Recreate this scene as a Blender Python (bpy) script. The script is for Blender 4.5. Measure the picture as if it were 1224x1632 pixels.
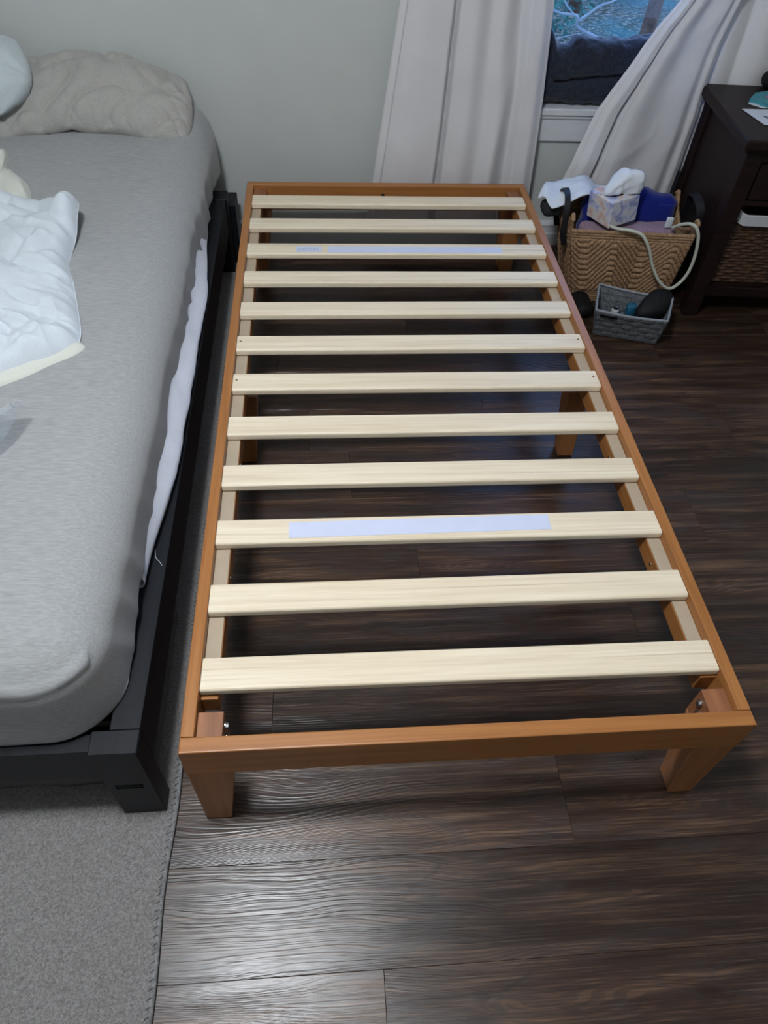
import bpy, bmesh, math, random
from mathutils import Vector, Matrix, noise

for o in list(bpy.data.objects):
    bpy.data.objects.remove(o)
scn = bpy.context.scene
col = scn.collection
random.seed(7)

# ------------------------------------------------------------------ camera
CAM = (0.240192, -0.461518, 1.380213)
YAW, PITCH, ROLL, FPX = 0.115613, 0.852054, -0.0613680, 1146.603
f = Vector((math.sin(YAW)*math.cos(PITCH), math.cos(YAW)*math.cos(PITCH), -math.sin(PITCH)))
rt = f.cross(Vector((0, 0, 1))).normalized()
dn = f.cross(rt)
c_, s_ = math.cos(ROLL), math.sin(ROLL)
cx = c_*rt + s_*dn
cy = -s_*rt + c_*dn
cam = bpy.data.cameras.new('camera')
camo = bpy.data.objects.new('camera', cam)
col.objects.link(camo)
cam.sensor_fit = 'VERTICAL'
cam.sensor_height = 36
cam.lens = 36*FPX/1632
cam.clip_start = 0.02
cam.clip_end = 200
M = Matrix((cx, -cy, -f)).transposed().to_4x4()
M.translation = CAM
camo.matrix_world = M
scn.camera = camo

# ------------------------------------------------------------------ world, light, exposure
w = bpy.data.worlds.new('world')
scn.world = w
w.use_nodes = True
bg = w.node_tree.nodes['Background']
bg.inputs[0].default_value = (0.22, 0.42, 0.90, 1)
bg.inputs[1].default_value = 4.6
LAMP = (-0.07, 0.04, 2.29)
LAMP_STRENGTH = 165
scn.view_settings.view_transform = 'Standard'
scn.view_settings.look = 'None'
scn.view_settings.gamma = 1
scn.view_settings.exposure = 0.0
scn.view_settings.use_curve_mapping = False

# ------------------------------------------------------------------ helpers
def link(o, parent=None):
    col.objects.link(o)
    if parent is not None:
        o.parent = parent
    return o

def props(o, label=None, cat=None, group=None, kind=None):
    for k, v in (('label', label), ('category', cat), ('group', group), ('kind', kind)):
        if v:
            o[k] = v
    return o

def mobj(name, verts, faces, mat, parent=None, smooth=False, **kw):
    me = bpy.data.meshes.new(name)
    me.from_pydata([tuple(v) for v in verts], [], faces)
    me.validate()
    if mat:
        me.materials.append(mat)
    if smooth:
        for p in me.polygons:
            p.use_smooth = True
    me.update()
    o = bpy.data.objects.new(name, me)
    link(o, parent)
    return props(o, **kw)

def bmobj(name, bm, mat, parent=None, smooth=False, **kw):
    me = bpy.data.meshes.new(name)
    bmesh.ops.recalc_face_normals(bm, faces=bm.faces)
    bm.to_mesh(me)
    bm.free()
    if mat:
        me.materials.append(mat)
    if smooth:
        for p in me.polygons:
            p.use_smooth = True
    o = bpy.data.objects.new(name, me)
    link(o, parent)
    return props(o, **kw)

def empty(name, loc=(0, 0, 0), label=None, cat=None, group=None, rz=0):
    o = bpy.data.objects.new(name, None)
    o.empty_display_size = .05
    o.location = loc
    o.rotation_euler = (0, 0, rz)
    col.objects.link(o)
    return props(o, label, cat, group)

def wmat(o):
    m = o.matrix_basis.copy()
    if o.parent is not None:
        m = wmat(o.parent) @ o.matrix_parent_inverse @ m
    return m

def loc_to(o, parent=None):
    """o was modelled in world space: keep it there under its parent"""
    o.matrix_parent_inverse = wmat(o.parent).inverted()
    return o

def hexa(bm, c):
    """8 corners: bottom 0-3 ccw, top 4-7"""
    v = [bm.verts.new(p) for p in c]
    for q in ((3, 2, 1, 0), (4, 5, 6, 7), (0, 1, 5, 4), (1, 2, 6, 5), (2, 3, 7, 6), (3, 0, 4, 7)):
        bm.faces.new([v[i] for i in q])
    return v

def box(bm, x0, x1, y0, y1, z0, z1):
    return hexa(bm, [(x0, y0, z0), (x1, y0, z0), (x1, y1, z0), (x0, y1, z0),
                     (x0, y0, z1), (x1, y0, z1), (x1, y1, z1), (x0, y1, z1)])

def bev(bm, r, seg=2):
    bmesh.ops.bevel(bm, geom=list(bm.edges), offset=r, segments=seg, affect='EDGES', profile=.5)

def bbox(name, x0, x1, y0, y1, z0, z1, mat, parent=None, r=0.0, seg=2, **kw):
    bm = bmesh.new()
    box(bm, x0, x1, y0, y1, z0, z1)
    if r:
        bev(bm, r, seg)
    o = bmobj(name, bm, mat, parent, **kw)
    if parent is not None:
        loc_to(o, parent)
    return o

def tube_geo(pts, rad, n=10, closed=False):
    pts = [Vector(p) for p in pts]
    m = len(pts)
    rads = rad if isinstance(rad, (list, tuple)) else [rad]*m
    verts, faces = [], []
    prev = None
    for i, p in enumerate(pts):
        a = pts[(i-1) % m] if (closed or i > 0) else p
        b = pts[(i+1) % m] if (closed or i < m-1) else p
        t = (b-a).normalized()
        if prev is None:
            ref = Vector((0, 0, 1)) if abs(t.z) < .9 else Vector((1, 0, 0))
            nrm = t.cross(ref).normalized()
        else:
            nrm = (prev - t*prev.dot(t)).normalized()
        prev = nrm
        bi = t.cross(nrm)
        for k in range(n):
            an = 2*math.pi*k/n
            verts.append(p + (nrm*math.cos(an)+bi*math.sin(an))*rads[i])
    segs = m if closed else m-1
    for i in range(segs):
        for k in range(n):
            a = i*n+k
            b = i*n+(k+1) % n
            c = ((i+1) % m)*n+(k+1) % n
            d = ((i+1) % m)*n+k
            faces.append((a, d, c, b))
    if not closed:
        faces.append(tuple(range(n)))
        faces.append(tuple((m-1)*n+k for k in reversed(range(n))))
    return verts, faces

def spline(pts, sub=6, closed=False):
    pts = [Vector(p) for p in pts]
    out = []
    n = len(pts)
    for i in range(n if closed else n-1):
        p0 = pts[(i-1) % n] if (closed or i > 0) else pts[i]
        p1 = pts[i]
        p2 = pts[(i+1) % n]
        p3 = pts[(i+2) % n] if (closed or i < n-2) else p2
        for k in range(sub):
            t = k/sub
            out.append(.5*((2*p1)+(-p0+p2)*t+(2*p0-5*p1+4*p2-p3)*t*t+(-p0+3*p1-3*p2+p3)*t**3))
    if not closed:
        out.append(pts[-1])
    return out

def tube(name, pts, rad, mat, parent=None, n=10, closed=False, **kw):
    v, fc = tube_geo(pts, rad, n, closed)
    o = mobj(name, v, fc, mat, parent, True, **kw)
    if parent is not None:
        loc_to(o, parent)
    return o

def cyl_geo(bm, c, axis, r, h, n=16):
    axis = Vector(axis).normalized()
    rot = Vector((0, 0, 1)).rotation_difference(axis).to_matrix().to_4x4()
    bmesh.ops.create_cone(bm, cap_ends=True, segments=n, radius1=r, radius2=r, depth=h,
                          matrix=Matrix.Translation(c) @ rot)

def cyl(name, c, axis, r, h, mat, parent=None, n=16, bevel=0, **kw):
    bm = bmesh.new()
    cyl_geo(bm, c, axis, r, h, n)
    if bevel:
        bev(bm, bevel, 1)
    o = bmobj(name, bm, mat, parent, **kw)
    if parent is not None:
        loc_to(o, parent)
    return o

def grid(name, nu, nv, fn, mat, parent=None, thick=0, smooth=True, wrap=False, **kw):
    verts = [fn(i/(nu if wrap else nu-1), j/(nv-1)) for j in range(nv) for i in range(nu)]
    faces = []
    for j in range(nv-1):
        for i in range(nu if wrap else nu-1):
            i2 = (i+1) % nu
            faces.append((j*nu+i, j*nu+i2, (j+1)*nu+i2, (j+1)*nu+i))
    o = mobj(name, verts, faces, mat, parent, smooth, **kw)
    if thick:
        md = o.modifiers.new('solid', 'SOLIDIFY')
        md.thickness = thick
        md.offset = 0
    if parent is not None:
        loc_to(o, parent)
    return o

def fbm(p, s=1.0, oct=3):
    p = Vector(p)*s
    a, t = 1.0, 0.0
    for _ in range(oct):
        t += a*noise.noise(p)
        p = p*2.03 + Vector((3.1, 1.7, 9.2))
        a *= .5
    return t

def ridge(p, s=1.0, sharp=2.0):
    """thin cloth creases"""
    v = 1-abs(noise.noise(Vector(p)*s))*2
    return max(0, v)**sharp

def sstep(a, b, x):
    t = max(0, min(1, (x-a)/(b-a)))
    return t*t*(3-2*t)

def rbox(x0, x1, y0, y1, z0, z1, r, step, disp=None, rz=None):
    """rounded box with a fine grid; disp(p,n)->new p"""
    bm = bmesh.new()
    nx = max(2, int((x1-x0)/step))
    ny = max(2, int((y1-y0)/step))
    nz = max(2, int((z1-z0)/step))
    cache = {}
    rz = rz or r
    def V(i, j, k):
        key = (i, j, k)
        if key not in cache:
            p = Vector((x0+(x1-x0)*i/nx, y0+(y1-y0)*j/ny, z0+(z1-z0)*k/nz))
            q = Vector((max(x0+r, min(x1-r, p.x)), max(y0+r, min(y1-r, p.y)), max(z0+rz, min(z1-rz, p.z))))
            d = p-q
            d2 = Vector((d.x/r, d.y/r, d.z/rz))
            n = d2.normalized() if d2.length > 1e-9 else Vector((0, 0, 1))
            p2 = q+Vector((n.x*r, n.y*r, n.z*rz))
            if disp:
                p2 = disp(p2, n)
            cache[key] = bm.verts.new(p2)
        return cache[key]
    for a in range(nx):
        for b in range(ny):
            bm.faces.new((V(a, b, nz), V(a+1, b, nz), V(a+1, b+1, nz), V(a, b+1, nz)))
            bm.faces.new((V(a, b, 0), V(a, b+1, 0), V(a+1, b+1, 0), V(a+1, b, 0)))
    for a in range(nx):
        for k in range(nz):
            bm.faces.new((V(a, 0, k), V(a+1, 0, k), V(a+1, 0, k+1), V(a, 0, k+1)))
            bm.faces.new((V(a, ny, k), V(a, ny, k+1), V(a+1, ny, k+1), V(a+1, ny, k)))
    for b in range(ny):
        for k in range(nz):
            bm.faces.new((V(0, b, k), V(0, b, k+1), V(0, b+1, k+1), V(0, b+1, k)))
            bm.faces.new((V(nx, b, k), V(nx, b+1, k), V(nx, b+1, k+1), V(nx, b, k+1)))
    return bm

# ------------------------------------------------------------------ materials
class NT:
    def __init__(s, name):
        s.m = bpy.data.materials.new(name)
        s.m.use_nodes = True
        s.t = s.m.node_tree
        s.b = s.t.nodes['Principled BSDF']
    def n(s, typ, **kw):
        nd = s.t.nodes.new(typ)
        for k, v in kw.items():
            if k.startswith('_'):
                setattr(nd, k[1:], v)
            else:
                key = k.replace('__', ' ')
                nd.inputs[key].default_value = v
        return nd
    def l(s, a, b):
        s.t.links.new(a, b)
    def ramp(s, fac, stops):
        r = s.n('ShaderNodeValToRGB')
        e = r.color_ramp.elements
        e[0].position, e[0].color = stops[0][0], (*stops[0][1], 1)
        e[1].position, e[1].color = stops[-1][0], (*stops[-1][1], 1)
        for p, c in stops[1:-1]:
            x = e.new(p)
            x.color = (*c, 1)
        s.l(fac, r.inputs[0])
        return r.outputs[0]
    def coord(s, scale=(1, 1, 1), kind='Object', rnd=False):
        tc = s.n('ShaderNodeTexCoord')
        out = tc.outputs[kind]
        if rnd:
            oi = s.n('ShaderNodeObjectInfo')
            mul = s.n('ShaderNodeVectorMath', _operation='MULTIPLY_ADD')
            cmb = s.n('ShaderNodeCombineXYZ')
            for k in range(3):
                s.l(oi.outputs['Random'], cmb.inputs[k])
            s.l(cmb.outputs[0], mul.inputs[0])
            mul.inputs[1].default_value = (37.0, 91.0, 53.0)
            s.l(out, mul.inputs[2])
            out = mul.outputs[0]
        mp = s.n('ShaderNodeMapping', Scale=scale)
        s.l(out, mp.inputs[0])
        return mp.outputs[0]
    def noise(s, vec, scale=5, detail=3, rough=.5, dist=0):
        nd = s.n('ShaderNodeTexNoise', Scale=scale, Detail=detail, Roughness=rough, Distortion=dist)
        s.l(vec, nd.inputs['Vector'])
        return nd.outputs['Fac']
    def mix(s, fac, a, b, mode='MIX'):
        nd = s.n('ShaderNodeMix', _data_type='RGBA', _blend_type=mode)
        if isinstance(fac, (int, float)):
            nd.inputs[0].default_value = fac
        else:
            s.l(fac, nd.inputs[0])
        for i, v in ((6, a), (7, b)):
            if isinstance(v, tuple):
                nd.inputs[i].default_value = (*v, 1)
            else:
                s.l(v, nd.inputs[i])
        return nd.outputs[2]
    def math(s, op, a, b=None, clamp=False):
        nd = s.n('ShaderNodeMath', _operation=op, _use_clamp=clamp)
        for i, v in enumerate((a, b)):
            if v is None:
                continue
            if isinstance(v, (int, float)):
                nd.inputs[i].default_value = v
            else:
                s.l(v, nd.inputs[i])
        return nd.outputs[0]
    def bump(s, h, strength=.3, dist=.002):
        nd = s.n('ShaderNodeBump', Strength=strength, Distance=dist)
        s.l(h, nd.inputs['Height'])
        s.l(nd.outputs[0], s.b.inputs['Normal'])
    def base(s, c):
        if isinstance(c, tuple):
            s.b.inputs['Base Color'].default_value = (*c, 1)
        else:
            s.l(c, s.b.inputs['Base Color'])
    def rough(s, r, spec=None):
        if isinstance(r, (int, float)):
            s.b.inputs['Roughness'].default_value = r
        else:
            s.l(r, s.b.inputs['Roughness'])
        if spec is not None:
            s.b.inputs['Specular IOR Level'].default_value = spec

def simple(name, c, rough=.5, spec=.5, metal=0, var=.12, scale=30, bump=0, bd=.001, sheen=0):
    t = NT(name)
    v = t.coord()
    n = t.noise(v, scale, 3)
    lo = tuple(max(0, x*(1-var)) for x in c)
    hi = tuple(min(1, x*(1+var)) for x in c)
    t.base(t.ramp(n, [(.3, lo), (.7, hi)]))
    t.rough(rough, spec)
    t.b.inputs['Metallic'].default_value = metal
    if sheen:
        t.b.inputs['Sheen Weight'].default_value = sheen
    if bump:
        t.bump(n, bump, bd)
    return t.m

def wood(name, c1, c2, axis, rough=.4, grain=1.0, streak=None, bump=.1, spec=.5, rnd=True):
    t = NT(name)
    sc = [60, 60, 60]
    sc[axis] = 2.2
    v = t.coord(tuple(sc), rnd=rnd)
    n1 = t.noise(v, 1.0*grain, 4, .6, .6)
    sc2 = [260, 260, 260]
    sc2[axis] = 7
    n2 = t.noise(t.coord(tuple(sc2), rnd=rnd), 1.0, 2)
    f1 = t.math('ADD', t.math('MULTIPLY', n1, .75), t.math('MULTIPLY', n2, .25))
    c = t.ramp(f1, [(.36, c1), (.62, c2)])
    if streak:
        sc3 = [110, 110, 110]
        sc3[axis] = 1.2
        n3 = t.noise(t.coord(tuple(sc3), rnd=rnd), 1.0, 2, .5, .4)
        c = t.mix(t.ramp(n3, [(.62, (0, 0, 0)), (.72, (.55, .55, .55))]), c, streak)
    t.base(c)
    t.rough(rough, spec)
    t.bump(f1, bump, .001)
    return t.m

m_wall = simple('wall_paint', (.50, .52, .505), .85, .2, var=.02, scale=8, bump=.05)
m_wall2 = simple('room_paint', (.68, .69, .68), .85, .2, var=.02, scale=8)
m_ceil = simple('ceiling_paint', (.80, .80, .79), .9, .2, var=.02)
m_trim = simple('trim_paint', (.62, .64, .66), .45, .4, var=.03)
m_orange = wood('stained_wood', (.30, .116, .030), (.40, .165, .048), 0, .36, streak=(.22, .07, .02), rnd=False)
m_orangeY = wood('stained_wood_long', (.30, .116, .030), (.40, .165, .048), 1, .36, streak=(.22, .07, .02), rnd=False)
m_orangeZ = wood('stained_wood_upright', (.25, .098, .030), (.34, .14, .048), 2, .4, rnd=False)
m_endgrain = wood('end_grain', (.20, .075, .03), (.33, .135, .055), 1, .5, grain=.6, rnd=True)
m_pine = wood('pine_slat', (.70, .58, .42), (.84, .74, .57), 0, .42, grain=.9, streak=(.50, .36, .21), spec=.3)
m_strip = simple('ledge_tape', (.42, .34, .25), .7, .2, var=.04)
m_black = wood('black_wood', (.003, .0038, .0055), (.007, .0085, .012), 1, .5, bump=.15, spec=.3, rnd=False)
m_label = simple('white_label', (.60, .64, .80), .55, .3, var=.02)
m_print = simple('label_print', (.38, .44, .55), .6, .2, var=.25, scale=220)
m_metal = simple('steel', (.6, .6, .6), .25, .5, metal=1, var=.05)
m_blackp = simple('black_plastic', (.006, .006, .007), .65, .25)
m_groove = simple('groove_black', (.002, .002, .002), .8, .1)

def cloth(name, c1, c2, scale=(400, 400, 400), rough=.9, bump=.25, sheen=.2, big=.04):
    t = NT(name)
    v = t.coord(scale)
    n = t.noise(v, 1, 3, .6)
    nb = t.noise(t.coord((6, 6, 6)), 1, 2)
    c = t.ramp(n, [(.3, c1), (.7, c2)])
    c = t.mix(t.math('MULTIPLY', nb, big*4), c, (c1[0]*.8, c1[1]*.8, c1[2]*.8))
    t.base(c)
    t.rough(rough, .15)
    t.b.inputs['Sheen Weight'].default_value = sheen
    t.bump(n, bump, .0008)
    return t.m

m_sheet = cloth('heather_jersey', (.258, .264, .266), (.355, .36, .36), (40, 330, 330))
m_sheet.node_tree.nodes  # keep
m_pillow = cloth('grey_jersey', (.32, .31, .292), (.40, .39, .365), (300, 300, 300), big=.03)
m_white = cloth('white_percale', (.52, .57, .62), (.60, .65, .69), (500, 500, 500), bump=.08, big=.02)
m_cream = cloth('cream_percale', (.55, .56, .50), (.62, .62, .56), (500, 500, 500), bump=.08, big=.02)
m_wpill = cloth('pale_pillow', (.44, .50, .52), (.52, .57, .59), (500, 500, 500), bump=.08, big=.02)
m_prot = cloth('protector_white', (.60, .62, .70), (.70, .72, .79), (300, 300, 300), bump=.1, big=.02)
m_curt = cloth('curtain_cloth', (.72, .71, .73), (.80, .79, .80), (500, 500, 500), bump=.1, big=.03)
def add_translucent(m, fac, colr):
    nt = m.node_tree
    b = nt.nodes['Principled BSDF']
    o = nt.nodes['Material Output']
    tl = nt.nodes.new('ShaderNodeBsdfTranslucent')
    tl.inputs[0].default_value = (*colr, 1)
    mx = nt.nodes.new('ShaderNodeMixShader')
    mx.inputs[0].default_value = fac
    nt.links.new(b.outputs[0], mx.inputs[1])
    nt.links.new(tl.outputs[0], mx.inputs[2])
    nt.links.new(mx.outputs[0], o.inputs[0])
m_curt2 = m_curt.copy()
add_translucent(m_curt, .20, (.8, .8, .82))
m_blank = cloth('navy_fleece', (.010, .013, .022), (.028, .034, .052), (130, 130, 130), bump=.9, sheen=.25)
m_blue = cloth('royal_blue_cloth', (.004, .012, .16), (.008, .02, .24), (200, 200, 200))
m_pink = cloth('muted_pink_cloth', (.25, .16, .22), (.36, .25, .33), (200, 200, 200))
m_darkwood = wood('espresso_wood', (.007, .0026, .0024), (.016, .006, .0052), 0, .5, spec=.25, rnd=False)
m_rope = simple('seagrass', (.31, .19, .108), .8, .2, var=.35, scale=140, bump=.5, bd=.002)
m_rope2 = simple('seagrass_dark', (.24, .14, .075), .8, .2, var=.4, scale=160, bump=.5, bd=.002)
m_wick = simple('dark_wicker', (.055, .026, .012), .5, .4, var=.6, scale=90, bump=.4)
m_leather = simple('black_leather', (.008, .008, .011), .45, .4)
m_cord = simple('pale_cord', (.50, .52, .44), .5, .4, var=.05)
m_bingrey = simple('grey_woven', (.13, .14, .15), .8, .2, var=.45, scale=160, bump=.5)
m_rim = simple('grey_rim', (.26, .28, .31), .7, .2, var=.15, scale=200)
m_teal = simple('teal_plastic', (.015, .11, .19), .35, .5, var=.25, scale=40)
m_paper = simple('white_paper', (.62, .66, .72), .6, .2, var=.02)
m_ink = simple('grey_ink', (.12, .14, .16), .7, .2)
m_tealcard = simple('teal_card', (.05, .27, .33), .5, .3, var=.15)
m_pinkc = simple('pink_card', (.42, .20, .34), .5, .3, var=.2)
m_tissue = simple('tissue', (.66, .70, .76), .9, .1, var=.03)
m_whitep = simple('white_plastic', (.50, .51, .53), .4, .4, var=.03)

# carpet
t = NT('rug_pile')
v = t.coord()
n1 = t.noise(v, 260, 3, .7)
n2 = t.noise(v, 900, 2, .6)
n3 = t.noise(v, 9, 2)
mx = t.math('ADD', t.math('MULTIPLY', n1, .6), t.math('MULTIPLY', n2, .4))
c = t.ramp(mx, [(.36, (.115, .108, .105)), (.5, (.26, .25, .245)), (.64, (.43, .415, .41))])
t.base(t.mix(t.math('MULTIPLY', n3, .25), c, (.22, .19, .175)))
t.rough(.95, .1)
t.b.inputs['Sheen Weight'].default_value = .3
t.bump(mx, 1.0, .006)
m_rug = t.m
m_bind = simple('rug_binding', (.20, .20, .20), .9, .1, var=.4, scale=150, bump=.5)

# vinyl plank
t = NT('vinyl_plank')
tc = t.coord((1, 1, 1), rnd=True)
oi = t.n('ShaderNodeObjectInfo')
def mapped(scale, src=tc):
    mp = t.n('ShaderNodeMapping', Scale=scale)
    t.l(src, mp.inputs[0])
    return mp.outputs[0]
warp = t.n('ShaderNodeTexNoise', Scale=1.0, Detail=2)
t.l(mapped((1.7, 7, 1)), warp.inputs['Vector'])
# cathedral grain: bands of a stretched, warped field
field = t.math('ADD', t.math('MULTIPLY', warp.outputs['Fac'], 9.0), t.math('MULTIPLY', t.noise(mapped((.8, 16, 1)), 1, 2), 3.0))
sep = t.n('ShaderNodeSeparateXYZ')
t.l(tc, sep.inputs[0])
ph = t.math('ADD', t.math('MULTIPLY', field, 13.0), t.math('MULTIPLY', sep.outputs[1], 780.0))
ph = t.math('ADD', ph, t.math('MULTIPLY', t.noise(mapped((6, 60, 1)), 1, 2), 3.0))
band = t.math('SINE', ph)
ph2 = t.math('ADD', t.math('MULTIPLY', ph, 2.37), t.math('MULTIPLY', t.noise(mapped((3, 40, 1)), 1, 2), 9.0))
bmod = t.n('ShaderNodeMapRange')
t.l(t.noise(mapped((2.2, 18, 1)), 1, 2), bmod.inputs[0])
bmod.inputs[1].default_value = .38
bmod.inputs[2].default_value = .60
band = t.math('MULTIPLY', band, bmod.outputs[0])
band = t.math('ADD', t.math('MULTIPLY', band, .75), t.math('MULTIPLY', t.math('SINE', ph2), .30))
fine = t.noise(mapped((5, 380, 1)), 1, 3, .6)
mid = t.noise(mapped((2.6, 30, 1)), 1, 4, .6, .4)
blot = t.noise(mapped((4.2, 13, 1)), 1, 5, .7, 1.0)
saw = t.noise(mapped((130, 8, 1)), 1, 2)
cc = t.ramp(t.math('ADD', t.math('MULTIPLY', mid, .6), t.math('MULTIPLY', fine, .4)),
            [(.36, (.016, .0075, .0045)), (.5, (.052, .026, .016)), (.64, (.155, .088, .052))])
cc = t.mix(t.ramp(blot, [(.50, (0, 0, 0)), (.66, (.7, .7, .7))]), cc, (.046, .040, .043))
dk = t.noise(mapped((5.5, 20, 3), tc), 1, 3, .6, 1.2)
cc = t.mix(t.ramp(dk, [(.59, (0, 0, 0)), (.70, (.85, .85, .85))]), cc, (.018, .014, .013))
cc = t.mix(t.math('MULTIPLY', t.ramp(band, [(.0, (1, 1, 1)), (.25, (0, 0, 0))]), .5), cc, (.026, .017, .013))
cc = t.mix(t.math('MULTIPLY', t.ramp(fine, [(.60, (0, 0, 0)), (.7, (1, 1, 1))]), .3), cc, (.19, .14, .105))
hs = t.n('ShaderNodeHueSaturation')
t.l(cc, hs.inputs['Color'])
vr = t.n('ShaderNodeMapRange')
t.l(oi.outputs['Random'], vr.inputs[0])
vr.inputs[3].default_value = .65
vr.inputs[4].default_value = 1.25
t.l(vr.outputs[0], hs.inputs['Value'])
t.base(hs.outputs[0])
rr = t.n('ShaderNodeMapRange')
t.l(mid, rr.inputs[0])
rr.inputs[3].default_value = .23
rr.inputs[4].default_value = .38
t.rough(rr.outputs[0], .5)
hh = t.math('ADD', t.math('MULTIPLY', band, .20), t.math('MULTIPLY', fine, .50))
hh = t.math('ADD', hh, t.math('MULTIPLY', saw, .03))
t.bump(hh, .6, .0010)
m_plank = t.m

# ------------------------------------------------------------------ room shell
WY = 2.09
XL, XR, YB, ZC = -2.4, 2.5, -2.4, 2.36
floor = bbox('floor', XL, XR, YB, WY, -.05, -.008, m_groove, kind='structure', label='dark brown wood-look plank floor')
# planks
def plank_obj(x0, x1, y0, y1, proto={}):
    L_, W_ = x1-x0, y1-y0
    bm = bmesh.new()
    box(bm, -L_/2+.0002, L_/2-.0002, -W_/2+.0002, W_/2-.0002, -.008, 0)
    bev(bm, .0005, 1)
    o = bmobj('plank', bm, m_plank, floor)
    o.location = ((x0+x1)/2, (y0+y1)/2, 0)
    return o
PW = .174
joint = {-1: .31, 0: -.10, 1: .675, 2: .115, 3: .93, 4: .45, 5: 1.19, 6: .30, 7: 1.41, 8: .70}
k = -5
y = -.255 + PW*(k)
while y < WY-.001:
    y0, y1 = y, min(WY, y+PW)
    j = joint.get(k, (k*.417) % 1.22)
    xs = [XL]
    x = j
    while x > XL+.1:
        x -= 1.22
    x += 1.22
    while x < XR-.05:
        xs.append(x)
        x += 1.22
    xs.append(XR)
    for a, b in zip(xs, xs[1:]):
        if b-a > .02:
            plank_obj(a, b, y0, y1)
    y += PW
    k += 1

# window wall with hole
WX0, WX1, WZ0, WZ1 = .90, 1.72, .486, 1.75
bm = bmesh.new()
for a in ((XL, WX0, 0, ZC), (WX1, XR, 0, ZC), (WX0, WX1, 0, WZ0-.02), (WX0, WX1, WZ1, ZC)):
    box(bm, a[0], a[1], WY, WY+.14, a[2]-(.05 if a[2] == 0 else 0), a[3])
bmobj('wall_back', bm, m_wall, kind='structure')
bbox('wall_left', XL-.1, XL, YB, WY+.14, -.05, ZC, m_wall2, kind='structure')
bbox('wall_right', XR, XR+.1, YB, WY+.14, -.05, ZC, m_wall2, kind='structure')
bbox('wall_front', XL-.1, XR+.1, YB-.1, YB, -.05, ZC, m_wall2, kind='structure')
bbox('ceiling', XL-.1, XR+.1, YB-.1, WY+.14, ZC, ZC+.08, m_ceil, kind='structure')
# baseboard profile
bb = empty('baseboard_back', (0, WY, 0))
props(bb, kind='structure')
prof = [(0, 0), (-.016, 0), (-.016, .044), (-.011, .048), (-.011, .070), (-.014, .074), (-.014, .080), (-.008, .090), (0, .090)]
def extrude_profile(name, prof, x0, x1, mat, parent):
    n = len(prof)
    v = [(x0, WY+p[0], p[1]) for p in prof]+[(x1, WY+p[0], p[1]) for p in prof]
    fc = [(i, (i+1) % n, n+(i+1) % n, n+i) for i in range(n)]+[tuple(range(n))[::-1], tuple(range(n, 2*n))]
    o = mobj(name, v, fc, mat, parent)
    if parent:
        loc_to(o, parent)
    return o
extrude_profile('moulding', prof, XL, XR, m_trim, bb)

# window
win = empty('window_1', (1.31, WY, WZ0))
props(win, kind='structure')
bbox('sill', WX0-.04, WX1+.04, WY-.025, WY+.13, WZ0-.022, WZ0, m_trim, win, r=.004)
bbox('apron', WX0+.03, WX1-.03, WY-.012, WY-.0005, .378, WZ0-.023, m_trim, win, r=.003)
bbox('sill_moulding', WX0+.01, WX1-.01, WY-.018, WY-.0005, .452, WZ0-.023, m_trim, win, r=.003)
bbox('casing', WX0-.075, WX0+.01, WY-.014, WY-.0005, WZ0+.001, WZ1+.07, m_trim, win, r=.003)
bbox('casing', WX1-.01, WX1+.075, WY-.014, WY-.0005, WZ0+.001, WZ1+.07, m_trim, win, r=.003)
bbox('casing', WX0+.012, WX1-.012, WY-.014, WY-.0005, WZ1-.005, WZ1+.07, m_trim, win, r=.003)
sash = bbox('sash', WX0, WX0+.05, WY+.09, WY+.125, WZ0+.001, WZ1, m_trim, win, r=.003)
bbox('sash', WX1-.05, WX1, WY+.09, WY+.125, WZ0+.001, WZ1, m_trim, win, r=.003)
bbox('sash', WX0+.05, WX1-.05, WY+.09, WY+.125, WZ0+.001, WZ0+.085, m_trim, win, r=.003)
bbox('sash', WX0+.05, WX1-.05, WY+.09, WY+.125, WZ1-.06, WZ1, m_trim, win, r=.003)
t = NT('window_glass')
t.t.nodes.remove(t.b)
tr = t.n('ShaderNodeBsdfTransparent', Color=(.94, .97, 1, 1))
gl = t.n('ShaderNodeBsdfGlossy', Roughness=.02)
ms = t.n('ShaderNodeMixShader', Fac=.05)
t.l(tr.outputs[0], ms.inputs[1])
t.l(gl.outputs[0], ms.inputs[2])
t.l(ms.outputs[0], t.t.nodes['Material Output'].inputs[0])
bbox('pane', WX0+.05, WX1-.05, WY+.105, WY+.109, WZ0+.085, WZ1-.06, t.m, win)

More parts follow.
